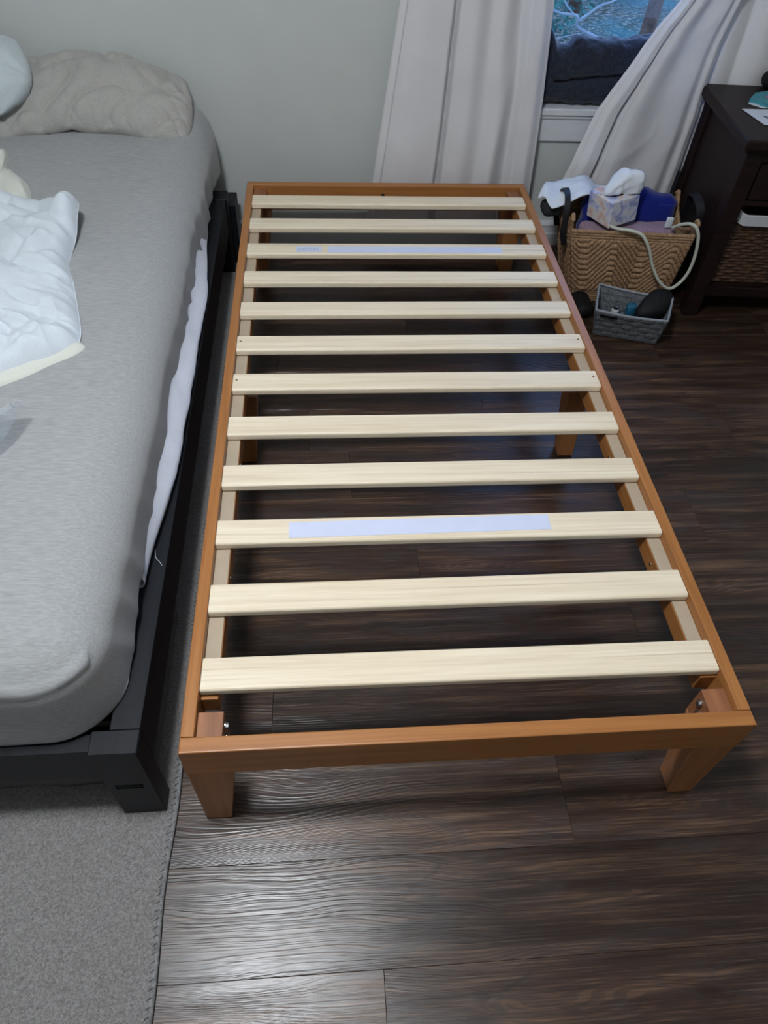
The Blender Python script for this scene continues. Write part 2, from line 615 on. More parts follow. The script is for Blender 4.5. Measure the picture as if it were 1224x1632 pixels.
# ------------------------------------------------------------------ outside
t = NT('leaf_litter')
v = t.coord()
n1 = t.noise(v, 1.6, 4, .6)
n2 = t.noise(v, 22, 5, .8)
c = t.ramp(n2, [(.36, (.012, .018, .012)), (.48, (.06, .055, .035)), (.58, (.22, .18, .12)), (.72, (.60, .54, .44))])
c = t.mix(t.ramp(n1, [(.42, (0, 0, 0)), (.6, (.6, .6, .6))]), c, (.035, .13, .12))
t.base(c)
t.rough(.95, .1)
bbox('garden_ground', -14, 22, WY+.3, 40, -.6, -.5, t.m, kind='structure')
m_bark = simple('bark', (.20, .11, .07), .9, .1, var=.5, scale=14, bump=.6, bd=.01)
m_birch = simple('pale_bark', (.36, .34, .31), .8, .1, var=.2, scale=20)
m_leaf = simple('evergreen_leaf', (.05, .13, .09), .7, .2, var=.6, scale=8)
def trunk(x, y, r, label, h=5.5, lean=.1):
    o = empty('tree', (x, y, -.5), label, 'tree', None)
    tube('trunk', [(x, y, -.5), (x+lean*.3, y, .7), (x+lean, y+.1, h*.6), (x+lean*1.5, y, h)], [r*1.25, r, r*.8, r*.5], m_bark, o, 12)
    for k in range(5):
        z = 1.4+k*.8
        a = k*2.3
        tube('branch', [(x+lean*.6, y, z), (x+lean+math.cos(a)*.5, y+math.sin(a)*.5, z+.4), (x+lean+math.cos(a)*1.1, y+math.sin(a)*1.1, z+.5)],
             [r*.35, r*.22, r*.08], m_bark, o, 8)
trunk(2.40, 4.9, .042, 'brown tree trunk seen through window beside right curtain')
trunk(2.60, 7.2, .05, 'slim dark tree trunk behind pale bare sapling outside', 6, -.15)
sap = empty('bare_sapling', (1.41, 3.2, -.5), 'pale leafless forked sapling just outside window glass', 'sapling')
m_ = [((1.50, 3.2, -.5), (1.55, 3.2, .1), (1.60, 3.2, .30), (1.515, 3.2, .375), (1.403, 3.2, .419), (1.392, 3.2, .445)),
      ((1.392, 3.2, .445), (1.378, 3.2, .468), (1.281, 3.2, .482), (1.15, 3.25, .56)),
      ((1.392, 3.2, .445), (1.43, 3.2, .47), (1.48, 3.2, .505), (1.545, 3.2, .53), (1.70, 3.2, .62)),
      ((1.37, 3.2, .47), (1.32, 3.22, .52), (1.30, 3.22, .62)),
      ((1.46, 3.22, .40), (1.38, 3.25, .375), (1.28, 3.3, .34))]
for i, p in enumerate(m_):
    rr_ = [.010, .0065, .0065, .004, .003][i]
    sp = spline(p, 5)
    tube('branch', sp, [rr_*(1-.5*q/len(sp)) for q in range(len(sp))], m_birch, sap, 8)
def shrub(x, y, s, label, n=420):
    o = empty('shrub', (x, y, -.5), label, 'shrub')
    tube('stem', [(x, y, -.5), (x+.02, y, -.5+s*.8)], [.02, .01], m_bark, o, 8)
    V, F = [], []
    for i in range(n):
        d = Vector((random.gauss(0, 1), random.gauss(0, 1), random.gauss(0, 1))).normalized()*s*(random.random()**.4)
        c = Vector((x, y, -.5+s*.9))+Vector((d.x, d.y, d.z*.8))
        a = Vector((random.uniform(-1, 1), random.uniform(-1, 1), random.uniform(-1, 1))).normalized()
        b = a.orthogonal().normalized()
        L_ = random.uniform(.03, .06)
        k = len(V)
        V += [c-a*L_, c+b*L_*.4, c+a*L_, c-b*L_*.4]
        F.append((k, k+1, k+2, k+3))
    loc_to(mobj('foliage', V, F, m_leaf, o, kind='stuff'), o)
shrub(2.05, 6.2, .42, 'round green shrub outside nearest the left curtain')
shrub(3.1, 7.6, .5, 'larger green shrub outside behind right curtain edge')

# ------------------------------------------------------------------ ceiling lamp (above the frame, lights the room)
lamp = empty('ceiling_lamp', (LAMP[0], LAMP[1], ZC), 'round flush ceiling lamp with white diffuser above the beds', 'lamp')
cyl('mounting_plate', (LAMP[0], LAMP[1], ZC-.012), (0, 0, 1), .17, .024, m_trim, lamp, 40)
t = NT('lamp_diffuser')
t.b.inputs['Base Color'].default_value = (.9, .9, .9, 1)
t.b.inputs['Emission Color'].default_value = (.94, .985, 1.03, 1)
t.b.inputs['Emission Strength'].default_value = LAMP_STRENGTH
def dome(u, v_):
    a = u*2*math.pi
    ph_ = v_*math.pi/2
    return (LAMP[0]+.15*math.cos(a)*math.sin(ph_), LAMP[1]+.15*math.sin(a)*math.sin(ph_), ZC-.025-.125*math.cos(ph_))
grid('diffuser', 40, 16, dome, t.m, lamp, wrap=True)

# ------------------------------------------------------------------ platform bed frame
W, L, H = .9242, 1.93, .2993
RT = .0215
bed = empty('platform_bed_frame', (W/2, L/2, 0), 'honey-stained wooden twin slat bed frame without mattress', 'bed frame')
bbox('side_rail', 0, RT, .0265, L-.0265, .222, H, m_orangeY, bed, r=.0018)
bbox('side_rail', W-RT, W, .0265, L-.0265, .222, H, m_orangeY, bed, r=.0018)
def end_rail(y0, y1):
    bm = bmesh.new()
    box(bm, 0, W, y0, y1, .217, H)
    bmesh.ops.bevel(bm, geom=[e for e in bm.edges if min(v.co.z for v in e.verts) > H-.001], offset=.0025, segments=3, affect='EDGES', profile=.5)
    loc_to(bmobj('end_rail', bm, m_orange, bed))
end_rail(0, .026)
end_rail(L-.026, L)
def leg(sx, sy, mid=False):
    bm = bmesh.new()
    if not mid:
        X = lambda v: v if sx < 0 else W-v
        Y = lambda v: v if sy < 0 else L-v
        hexa(bm, [(X(.002), Y(.001), .003), (X(.048), Y(.001), .003), (X(.048), Y(.048), .003), (X(.002), Y(.048), .003),
                  (X(.0005), Y(.0005), .2165), (X(.077), Y(.0005), .2165), (X(.0635), Y(.073), .2165), (X(.0005), Y(.073), .2165)])
        bev(bm, .0015, 1)
        o = bmobj('leg', bm, m_orangeZ, bed)
        loc_to(o, bed)
        bm = bmesh.new()
        a, b = sorted((X(.0222), X(.063)))
        c, d = sorted((Y(.0268), Y(.073)))
        box(bm, a, b, c, d, .217, .286)
        bev(bm, .001, 1)
        p = bmobj('post_block', bm, m_endgrain, o)
        loc_to(p)
        for k, z in enumerate((.247, .268)):
            bm = bmesh.new()
            cyl_geo(bm, (X(.0645), Y(.046+.010*k), z), (1, 0, 0), .0075, .002, 20)
            cyl_geo(bm, (X(.0665), Y(.046+.010*k), z), (1, 0, 0), .0052, .006, 8)
            q_ = bmobj('bolt', bm, m_metal, o)
            loc_to(q_)
    else:
        X = lambda v: v if sx < 0 else W-v
        hexa(bm, [(X(.008), .925, .003), (X(.050), .925, .003), (X(.050), .968, .003), (X(.008), .968, .003),
                  (X(.0225), .915, .2335), (X(.072), .915, .2335), (X(.072), .985, .2335), (X(.0225), .985, .2335)])
        bev(bm, .0015, 1)
        loc_to(bmobj('leg', bm, m_orangeZ, bed), bed)
for sx in (-1, 1):
    for sy in (-1, 1):
        leg(sx, sy)
    leg(sx, 0, True)
for sx in (-1, 1):
    X = lambda v: v if sx < 0 else W-v
    a, b = sorted((X(.0218), X(.050)))
    lg = bbox('slat_ledge', a, b, .100, L-.100, .236, .2755, m_orangeY, bed, r=.001)
    a, b = sorted((X(.0222), X(.0485)))
    st = bbox('ledge_strip', a, b, .112, L-.112, .2756, .2778, m_strip, lg, label='matt beige strip')
    for y in (.36, .66, 1.27, 1.57):
        bm = bmesh.new()
        cyl_geo(bm, (X(.0504), y, .256), (1, 0, 0), .004, .001, 14)
        s = bmobj('screw', bm, m_metal, lg)
        loc_to(s)
# slats
SY = [.1035+.1524*k for k in range(12)]
bm = bmesh.new()
sx0, sx1 = .0218, W-.0222
SW = .0615
box(bm, -(sx1-sx0)/2, (sx1-sx0)/2, 0, SW, -.0182, 0)
bmesh.ops.bevel(bm, geom=[e for e in bm.edges if abs(e.verts[0].co.x-e.verts[1].co.x) > .5], offset=.005, segments=4, affect='EDGES', profile=.5)
bmesh.ops.bevel(bm, geom=[e for e in bm.edges if abs(e.verts[0].co.x-e.verts[1].co.x) < 1e-6], offset=.0012, segments=1, affect='EDGES')
slat_me = bpy.data.meshes.new('slat')
bm.to_mesh(slat_me)
bm.free()
slat_me.materials.append(m_pine)
SZ = .2968
for k, y in enumerate(SY):
    o = bpy.data.objects.new('slat', slat_me)
    link(o, bed)
    loc_to(o, bed)
    o.location = (W/2, y-.0, SZ)
    o.rotation_euler = (0, 0, random.uniform(-.0045, -.0005))
    def lab(name, x0, x1, y0, y1, mat, z=.0006, rz=0, **kw):
        bm = bmesh.new()
        box(bm, -(x1-x0)/2, (x1-x0)/2, -(y1-y0)/2, (y1-y0)/2, 0, z)
        p = bmobj(name, bm, mat, o, **kw)
        p.location = ((x0+x1)/2-W/2, (y0+y1)/2-y, .0002)
        p.rotation_euler = (0, 0, rz)
        return p
    if k == 9:
        lab('label_strip', .256, .771, y+.006, y+.041, m_label, label='long blank white label strip')
        sl = lab('label_strip', .164, .238, y+.009, y+.040, m_label, label='short printed white label')
        for r_ in range(3):
            bm = bmesh.new()
            for q in range(7):
                x_ = -.030+.0086*q
                box(bm, x_, x_+.0055+.002*((q*r_) % 2), -.0075+r_*.006, -.0055+r_*.006, .0002, .0004)
            bmobj('print_line', bm, m_print, sl).location = (0, 0, .0006)
    if k == 2:
        lab('label_strip', .161, .679, y+.013, y+.052, m_label, rz=.012, label='long blank white label strip stuck slightly askew')
    if k in (5, 6):
        for xx in (.031, W-.033):
            bm = bmesh.new()
            cyl_geo(bm, (0, 0, 0), (0, 0, 1), .0028, .0012, 14)
            s = bmobj('screw_head', bm, m_rope2, o)
            s.location = (xx-W/2, .036, .0002)
# small bolt on the inside of the far end rail
bm = bmesh.new()
cyl_geo(bm, (.446, L-.028, .268), (0, 1, 0), .006, .004, 14)
loc_to(bmobj('bolt', bm, m_blackp, bed))

# ------------------------------------------------------------------ rug
def rug_fn(u, v_):
    x = -2.1+(2.1-.0585)*u
    y = -.9+(WY-.03+.9)*v_
    e = .0025*math.sin(y*9)+.002*math.sin(y*23+1)
    return (x+e*sstep(.9, 1, u), y, .010+.0007*noise.noise((x*20, y*20, 0)))
rug = empty('area_rug', (-1.08, .6, 0), 'grey cut-pile rug under the black bed', 'rug')
grid('pile', 60, 200, rug_fn, m_rug, rug)
bm = bmesh.new()
box(bm, -2.1, -.0600, -.9, WY-.03, .0005, .0085)
loc_to(bmobj('backing', bm, m_bind, rug))
pts = [(-.0585+.0025*math.sin(y_*9)+.002*math.sin(y_*23+1), y_, .0062) for y_ in [-.9+(WY+.87)*k/150 for k in range(151)]]
tube('binding', pts, .0052, m_bind, rug, 8)
V, F = [], []
for i in range(230):
    y_ = -.85+i*.0125
    x_ = -.0585+.0025*math.sin(y_*9)+.002*math.sin(y_*23+1)
    v_, f_ = tube_geo([(x_-.007, y_, .0102), (x_-.001, y_+.003, .0118), (x_+.0045, y_+.005, .0075)], .0007, 4)
    F += [tuple(q+len(V) for q in g) for g in f_]
    V += v_
loc_to(mobj('stitching', V, F, simple('stitch_thread', (.07, .07, .075), .8, .1), rug, kind='stuff'))

# ------------------------------------------------------------------ black bed frame
bb_ = empty('black_bed_frame', (-.75, 1, 0), 'black wooden low platform bed frame on grey rug', 'bed frame')
RH = .270
bbox('side_rail', -.119, -.0705, .058, 1.86, .160, RH, m_black, bb_, r=.0015)
bbox('side_rail', -1.50, -1.45, .058, 1.86, .160, RH, m_black, bb_, r=.0015)
bbox('end_rail', -1.43, -.1475, .026, .056, .157, .262, m_black, bb_, r=.0015)
def bleg(x0, x1, y0, y1, z1, ob=True):
    bm = bmesh.new()
    box(bm, x0, x1, y0, y1, .0105, z1)
    bev(bm, .0018, 1)
    o = bmobj('leg', bm, m_black, bb_)
    loc_to(o)
    return o
lg = bleg(-.1465, -.0700, .016, .0575, RH)
for z in (.130, .1395):
    bm = bmesh.new()
    box(bm, -.133, -.086, .0152, .0166, z, z+.0045)
    bev(bm, .0005, 1)
    loc_to(bmobj('groove', bm, m_groove, lg))
bleg(-1.50, -1.43, .016, .0575, RH)
bleg(-.125, -.066, 1.8605, 1.925, RH)
bleg(-1.50, -1.43, 1.8605, 1.925, RH)
bbox('headboard_foot', -.125, -.048, 1.9255, 2.02, .0105, .222, m_black, bb_, r=.004)
bbox('headboard_foot', -1.50, -1.42, 1.9255, 2.02, .0105, .222, m_black, bb_, r=.004)
bbox('end_rail', -1.43, -.126, 1.89, 1.92, .16, .25, m_black, bb_, r=.0015)
for k in range(11):
    y_ = .10+k*.17
    bbox('slat', -1.448, -.121, y_, y_+.07, .195, .215, m_black, bb_)
# thread caught on the rail
thr = tube('loose_thread', spline([(-.096, .423, .2708), (-.092, .402, .273), (-.084, .392, .2712), (-.078, .383, .2708)], 5), .0005, m_white, None, 5,
           label='tiny white thread lying on black side rail', cat='thread') if False else None
v_, f_ = tube_geo(spline([(-.096, .423, .2706), (-.092, .402, .272), (-.084, .392, .2712), (-.078, .383, .2706)], 5), .0005, 5)
mobj('loose_thread', v_, f_, m_white, None, True, label='tiny white thread lying on black side rail', cat='thread')
# storage bag under the black bed
def sb(p, n):
    return p+Vector((0, 0, .004))*fbm(p, 14)*(1 if n.z > .3 else 0)+n*.003*fbm(p, 20)
m_taupe = simple('taupe_fabric', (.10, .095, .09), .9, .1, var=.1, scale=120)
bmobj('storage_bag', rbox(-1.2, -.094, .067, .44, .011, .150, .015, .02, sb), m_taupe, None, True,
      label='flat taupe fabric storage bag under the black bed', cat='bag')

# ------------------------------------------------------------------ mattress + sheet
mat_ = empty('mattress', (-.78, 1.0, .216), 'thick mattress with white protector on black frame', 'mattress')
def mdisp(p, n):
    return p
bm = rbox(-1.44, -.115, .062, 2.05, .217, .458, .125, .03, rz=.09)
loc_to(bmobj('core', bm, m_prot, mat_, True))
# white protector bulging from under the sheet along the right side
def hem_z(y):
    z = .300+.012*math.sin(y*4+.5)+.006*noise.noise((y*9, 0, 3))
    z += .022*math.exp(-((y-.95)/.35)**2)
    return z
def prot(u, v_):
    y = .33+u*1.28
    env = sstep(0, .28, u)*(1-sstep(.72, 1, u))
    out = -.099+.027*env
    wr = .005*fbm((y*7, v_*1.3, 1), 1)*env
    if v_ < .5:
        a = v_/.5
        z = .352-(.352-.295)*a
        x = -.112+(out+.112)*a**1.2+wr
    else:
        a = (v_-.5)/.5
        z = .295-.020*math.sin(a*math.pi/2)
        x = out+wr-.012*a**2
    return (x, y, z+.004*noise.noise((y*16, v_*2, 5))*env)
grid('protector_skirt', 160, 16, prot, m_prot, mat_, thick=.002)

def bumpg(x, y, cx_, cy_, sx, sy):
    return math.exp(-((x-cx_)/sx)**2-((y-cy_)/sy)**2)
def sheet_disp(p, n):
    x, y, z = p
    side = max(0, n.x)
    top = max(0, n.z)
    frt = max(0, -n.y)
    d = 0
    # soft lumps on top
    d += top*.006*fbm((x*3, y*3, 0), 1, 2)
    # long vertical tension folds on the side, stronger at the far end
    fade = sstep(.9, 1.8, y)
    low = sstep(.46, .36, z) if False else max(0, min(1, (.47-z)/.10))
    d += side*low*(.0025+.004*fade)*(ridge((y*11+z*4, z*2, 4), 1, 1.5)-.4)*1.6
    d += side*.004*fbm((y*4, z*3, 2), 1, 2)
    # creases near the foot of the bed
    ft = math.exp(-((y-.10)/.085)**2)*(1-sstep(-.26, -.18, x))
    cr = ridge((x*9+y*3, y*5-x*5, 1), 1.2, 2)
    d += ft*top*(.020*cr+.012*ridge((x*16+y*4, y*6-x*7, 9), 1, 2)-.006)
    d += frt*.002*fbm((x*5, z*9, 5), 1, 2)*sstep(.28, .34, z)
    # seam across the foot
    q = Vector((x, y, z))+n*d
    seam = math.exp(-((z-.436-.012*math.sin(x*9))/.0075)**2)*(frt > .02)*(1 if x < -.12 else 0)
    q += n*.007*seam
    # bulge outwards low on the side
    # sheet pulled up over the far right corner
    g = bumpg(x, y, -.15, 2.02, .12, .14)
    q.z += .055*g*max(0, n.z*.9+.15)
    q.x += .01*g
    w_ = math.sin((x*60+y*35))*.004*bumpg(x, y, -.17, 1.97, .08, .10)*top
    q.z += w_
    return q
bm = rbox(-1.46, -.100, .040, 2.068, .18, .472, .108, .0085, sheet_disp, rz=.075)
def hem_at(x, y):
    k = sstep(.12, .34, y)*(1 if x > -.5 else 0)
    return (1-k)*(.274-.006*sstep(-.12, -.3, x))+k*hem_z(y)
for v in bm.verts:
    hz = hem_at(v.co.x, v.co.y)
    if v.co.z < hz:
        v.co.z = hz-.00001
kill = [fce for fce in bm.faces if all(v.co.z < hem_at(v.co.x, v.co.y) for v in fce.verts)]
bmesh.ops.delete(bm, geom=kill, context='FACES')
sh = bmobj('fitted_sheet', bm, m_sheet, None, True, label='heather grey fitted sheet stretched over the mattress', cat='sheet')
md = sh.modifiers.new('solid', 'SOLIDIFY')
md.thickness = .002
md.offset = -1

# ------------------------------------------------------------------ pillows
def pillow(name, cx_, cy_, cz_, hx, hy, ht, tilt, yaw, mat, seed, wr=.012, rnd=0, sag=(0, 0), fold=1, **kw):
    rot = Matrix.Rotation(yaw, 4, 'Z') @ Matrix.Rotation(tilt, 4, 'X')
    N = 150
    V, F = [], []
    def P(u, v_, s):
        a, b = abs(u), abs(v_)
        e = (max(0, 1-a**2.8)*max(0, 1-b**2.4))**.5
        ru = u*(1-rnd*.30*v_*v_)
        rv = v_*(1-rnd*.30*u*u)
        pinch = 1-.05*(1-a**4)*b**2
        x, y = ru*hx*pinch, rv*hy*(1-.05*a**2*(1-b**4))
        env = min(1, e*2.5)
        # diagonal creases running from the front edge up to the back
        c1 = ridge(((x*9.5-y*6)+seed, (x*2+y*5), s*2), 1.0, 2.2)
        c2 = ridge(((x*17+y*9)+seed*2, (y*7-x*3), s*3+5), 1.0, 2.5)
        c3 = fbm((x*7+seed, y*7, s), 1, 3)
        h = ht*e+env*wr*fold*(-.95*c1-.55*c2*(1-.5*e)+.45*c3+.35)
        # gathered corners
        h += .3*wr*math.sin(math.atan2(y, hx*1.1-abs(x))*11+seed)*sstep(.55, .95, a)*env
        p = rot @ Vector((x, y, s*h))
        p.y -= sag[0]*u*u
        p.z -= sag[1]*u*u
        # hem strip wobble
        p.z += .004*math.sin(u*13+seed)*(1-e)
        return p+Vector((cx_, cy_, cz_))
    for s in (1, -1):
        base = len(V)
        for j in range(N+1):
            for i in range(N+1):
                V.append(P(-1+2*i/N, -1+2*j/N, s))
        for j in range(N):
            for i in range(N):
                a = base+j*(N+1)+i
                q = (a, a+1, a+N+2, a+N+1)
                F.append(q if s > 0 else q[::-1])
    o = mobj(name, V, F, mat, None, True, **kw)
    bm = bmesh.new()
    bm.from_mesh(o.data)
    bmesh.ops.remove_doubles(bm, verts=bm.verts, dist=.0004)
    bm.to_mesh(o.data)
    bm.free()
    return o
pillow('bed_pillow', -.455, 1.965, .545, .315, .135, .066, math.radians(27), -.01, m_pillow, 3.3, .019, .25, (.045, .040),
       label='grey jersey bed pillow leaning on wall at bed corner', cat='pillow')
pillow('bed_pillow', -.825, 1.945, .600, .250, .150, .080, math.radians(38), math.radians(-14), m_wpill, 8.1, .010, .85, (0, 0),
       label='pale blue-white pillow overlapping the grey one at left edge', cat='pillow')

# ------------------------------------------------------------------ duvet
def blob(name, C, B, z0, hfun, mat, parent=None, nr=60, nth=240, bot=.003, lift=None, **kw):
    """padded cloth lying on z0: star-shaped outline B about C"""
    B = [Vector((b[0], b[1], 0)) for b in spline([(x, y, 0) for x, y in B], 18, True)]
    nth = len(B)
    C = Vector((C[0], C[1], 0))
    V, F = [], []
    for r in range(nr+1):
        s = 1-(1-r/nr)**1.0
        s = math.sin(s*math.pi/2)**.8
        for b in B:
            p = C+(b-C)*s
            d = (b-C).length*(1-s)
            V.append(Vector((p.x, p.y, z0+bot+hfun(p.x, p.y, d)+(lift(p.x, p.y) if lift else 0))))
    n0 = len(V)
    for b in B:
        p = C+(b-C)*.97
        V.append(Vector((p.x, p.y, z0+bot*.4+(lift(p.x, p.y) if lift else 0))))
    for r in range(nr):
        for k in range(nth):
            a, b_ = r*nth+k, r*nth+(k+1) % nth
            F.append((a, a+nth, b_+nth, b_))
    for k in range(nth):
        F.append((nr*nth+k, n0+k, n0+(k+1) % nth, nr*nth+(k+1) % nth))
    F.append(tuple(n0+k for k in reversed(range(nth))))
    o = mobj(name, V, F, mat, parent, True, **kw)
    bm = bmesh.new()
    bm.from_mesh(o.data)
    bmesh.ops.remove_doubles(bm, verts=bm.verts, dist=.0002)
    bmesh.ops.recalc_face_normals(bm, faces=bm.faces)
    bm.to_mesh(o.data)
    bm.free()
    if parent is not None:
        loc_to(o)
    return o
duv = empty('duvet', (-.7, 1.1, .475), 'crumpled white duvet thrown over the left of the grey sheet', 'duvet')
DB = [(-1.15, 1.42), (-.80, 1.46), (-.585, 1.425), (-.50, 1.40), (-.365, 1.335), (-.345, 1.24), (-.345, 1.12), (-.315, 1.02), (-.285, .92),
      (-.262, .83), (-.268, .79), (-.30, .755), (-.36, .715), (-.50, .62), (-.75, .52), (-1.15, .50)]
def dh(x, y, d):
    e = 1-math.exp(-d/.022)
    h = .040*e+.024*e*(fbm((x*4, y*4, 3), 1, 2)+.3)
    h -= e*.016*ridge((x*5+y*6, y*3-x*3, 2), .9, 2.2)
    h -= e*.010*ridge((x*10-y*7, y*8+x*6, 6), 1.0, 2.4)
    h += e*.006*ridge((x*17+y*12, y*11-x*5, 8), 1.0, 2.2)
    # pleats at the bound edge
    near = math.exp(-d/.06)
    h += near*e*.016*ridge((y*22+x*6, x*3, 1), 1, 1.5)*sstep(-.46, -.32, x)
    return max(.003, h)
def dlift(x, y):
    return .050*math.exp(-((x+.36)/.055)**2-((y-1.30)/.085)**2)
blob('cover', (-.75, 1.0), DB, .468, dh, m_white, duv, nr=110, lift=dlift)
def dh2(x, y, d):
    return .012*(1-math.exp(-d/.012))+.004*noise.noise((x*20, y*20, 0))*(1-math.exp(-d/.012))
blob('underside_flap', (-.33, .77), [(-.50, .645), (-.42, .645), (-.375, .672), (-.335, .70), (-.30, .735), (-.262, .77), (-.25, .80), (-.30, .83), (-.40, .80)], .4675, dh2, m_cream, duv, nr=20,
     label='cream folded hem')
blob('folded_corner', (-.60, 1.50), [(-.9, 1.45), (-.72, 1.66), (-.65, 1.70), (-.622, 1.665), (-.606, 1.59), (-.57, 1.56), (-.53, 1.50), (-.51, 1.42), (-.56, 1.38), (-.8, 1.35)], .468,
     lambda x, y, d: (1-math.exp(-d/.02))*(.028+.016*ridge((x*12, y*9+x*5, 4), 1, 2)), m_cream, duv, nr=30, label='cream turned-over corner')

# ------------------------------------------------------------------ clear plastic bag on the bed
t = NT('clear_film')
t.t.nodes.remove(t.b)
tr = t.n('ShaderNodeBsdfTransparent', Color=(.93, .95, .97, 1))
gl = t.n('ShaderNodeBsdfGlossy', Roughness=.09)
df = t.n('ShaderNodeBsdfDiffuse', Color=(.75, .80, .86, 1))
lw = t.n('ShaderNodeLayerWeight', Blend=.35)
m1 = t.n('ShaderNodeMixShader')
t.l(t.math('ADD', t.math('MULTIPLY', lw.outputs['Facing'], .35), .10), m1.inputs[0])
t.l(tr.outputs[0], m1.inputs[1])
t.l(gl.outputs[0], m1.inputs[2])
m2 = t.n('ShaderNodeMixShader', Fac=.07)
t.l(m1.outputs[0], m2.inputs[1])
t.l(df.outputs[0], m2.inputs[2])
t.l(m2.outputs[0], t.t.nodes['Material Output'].inputs[0])
m_film = t.m
bag = empty('plastic_bag', (-.42, .48, .478), 'crumpled clear plastic bag lying on the sheet at left edge', 'bag')
def filmf(layer):
    def fn(u, v_):
        # outer edge runs from the raised corner down to the left
        x = -.62+(.268+.055*v_+.008*math.sin(v_*9))*u
        y = .34+.225*v_-.01*(1-u)*v_+.02*(1-u)
        k = .5+.5*math.cos(min(1, (1-u)/.35)*math.pi)
        z = .482+layer*.010
        z += .030*math.exp(-((u-1)/.20)**2-((v_-.9)/.22)**2)
        z += .018*ridge((x*10+layer*3, y*12+x*5, 4+layer*5), 1, 2.4)+.004*ridge((x*18+y*9, y*14-x*9, 7+layer*2), 1, 2)
        z -= layer*.006*k
        return (x, y, z)
    return fn
grid('film', 90, 60, filmf(0), m_film, bag)
grid('film', 90, 60, filmf(1), m_film, bag)
bm = rbox(-.50, -.345, .42, .475, .482, .494, .005, .01)
loc_to(bmobj('white_insert', bm, m_whitep, bag, True))

# ------------------------------------------------------------------ curtains
def lerp_tab(tab, z):
    if z <= tab[0][0]:
        a, b = tab[0], tab[1]
    elif z >= tab[-1][0]:
        a, b = tab[-2], tab[-1]
    else:
        for a, b in zip(tab, tab[1:]):
            if a[0] <= z <= b[0]:
                break
    k = (z-a[0])/(b[0]-a[0])
    return a[1]+(b[1]-a[1])*k
def prof_fn(keys, u):
    if u <= keys[0][0]:
        return keys[0][1]
    for a, b in zip(keys, keys[1:]):
        if u <= b[0]:
            return a[1]+(b[1]-a[1])*sstep(0, 1, (u-a[0])/(b[0]-a[0]))
    return keys[-1][1]
rod = empty('curtain_rod', (1.25, 2.03, 2.07), 'dark metal curtain rod above the window', 'curtain rod')
tube('pole', [(.45, 2.02, 2.07), (2.2, 2.02, 2.07)], .009, m_blackp, rod, 14)
for x in (.45, 2.2):
    bm = bmesh.new()
    bmesh.ops.create_uvsphere(bm, u_segments=16, v_segments=10, radius=.02, matrix=Matrix.Translation((x, 2.02, 2.07)))
    loc_to(bmobj('finial', bm, m_blackp, rod, True))
for x in (.55, 2.1):
    tube('bracket', [(x, 2.02, 2.07), (x, 2.089, 2.07)], .006, m_blackp, rod, 8)
cl_L = [(.10, .398), (.253, .418), (.785, .485), (2.05, .60)]
cl_R = [(.10, .984), (.238, .978), (.524, .966), (.796, .942), (2.05, .90)]
keysL = [(0, 0), (.05, .006), (.20, .016), (.335, .014), (.37, -.022), (.40, .012), (.50, .020), (.60, .002), (.68, .018), (.80, -.016), (.86, .010), (.93, .014), (1, -.004)]
def curtL(u, v_):
    z = .105+1.955*v_
    a = lerp_tab(cl_L, z)
    b = lerp_tab(cl_R, z)
    x = a+(b-a)*u
    uu = u-.03*(1-sstep(.2, .9, z))*sstep(0, .4, u)*(1-sstep(.7, 1, u))
    amp = 1-.35*sstep(.3, 1.5, z)
    y = 2.032-prof_fn(keysL, uu)*amp*1.1-.004*fbm((x*5, z*3, 0), 1, 3)-.003*ridge((x*8+z*3, z*5, 1), 1, 2)
    # diagonal drag fold toward the lower right
    y -= .012*math.exp(-((u-(.80-.20*(.75-z))) / .05)**2)*(1-sstep(.45, .8, z))
    return (x, min(2.068, y), z+.006*math.sin(u*14)*(1-v_)**8)
cL = empty('curtain', (.7, 2.03, .105), 'white curtain panel hanging straight at left of window', 'curtain')
grid('cloth', 170, 150, curtL, m_curt, cL, thick=.0025)
def hemL(u, v_):
    p = curtL(.002+.046*u, v_)
    return (p[0], p[1]-.0035, p[2])
grid('side_hem', 6, 120, hemL, m_curt, cL, thick=.0012)

cr_L = [(.245, 1.068), (.297, 1.083), (.40, 1.110), (.50, 1.139), (.646, 1.216), (.747, 1.266), (.812, 1.311), (1.2, 1.50), (2.05, 1.62)]
cr_R = [(.245, 1.480), (.50, 1.482), (.60, 1.478), (.70, 1.482), (.816, 1.500), (1.2, 1.68), (2.05, 1.95)]
keysR = [(0, 0), (.04, .008), (.12, .020), (.20, .018), (.225, -.020), (.26, .016), (.36, .022), (.62, .006), (.82, .014), (.91, .002), (.95, .008), (1, .000)]
def curtR(u, v_):
    z = .225+1.835*v_
    a = lerp_tab(cr_L, z)
    b = lerp_tab(cr_R, z)
    x = a+(b-a)*u
    uu = u+.10*sstep(.35, .85, z)*(1-abs(2*u-1))*sstep(.0, .15, u)
    y = 2.005-prof_fn(keysR, uu)*1.2-.006*fbm((x*4+z*3, z*4, 7), 1, 3)-.004*ridge((x*6-z*6, z*4+x*3, 5), 1, 2)
    return (x, min(2.03, y), z+.008*math.sin(u*11)*(1-v_)**8)
cR = empty('curtain', (1.3, 2.0, .225), 'white curtain panel swept diagonally across right of window', 'curtain')
grid('cloth', 160, 150, curtR, m_curt, cR, thick=.0025)
def curtB(u, v_):
    z = .30+1.76*v_
    x = 1.455+.62*u
    y = 2.050-.024*abs(math.sin(u*15-.2+z*.8))+.006-.005*fbm((x*6, z*4, 2), 1, 2)
    return (x, min(2.078, y), z)
cB = empty('curtain', (1.78, 2.06, .30), 'white curtain panel hanging behind the dark nightstand', 'curtain')
grid('cloth', 120, 90, curtB, m_curt2, cB, thick=.0025)

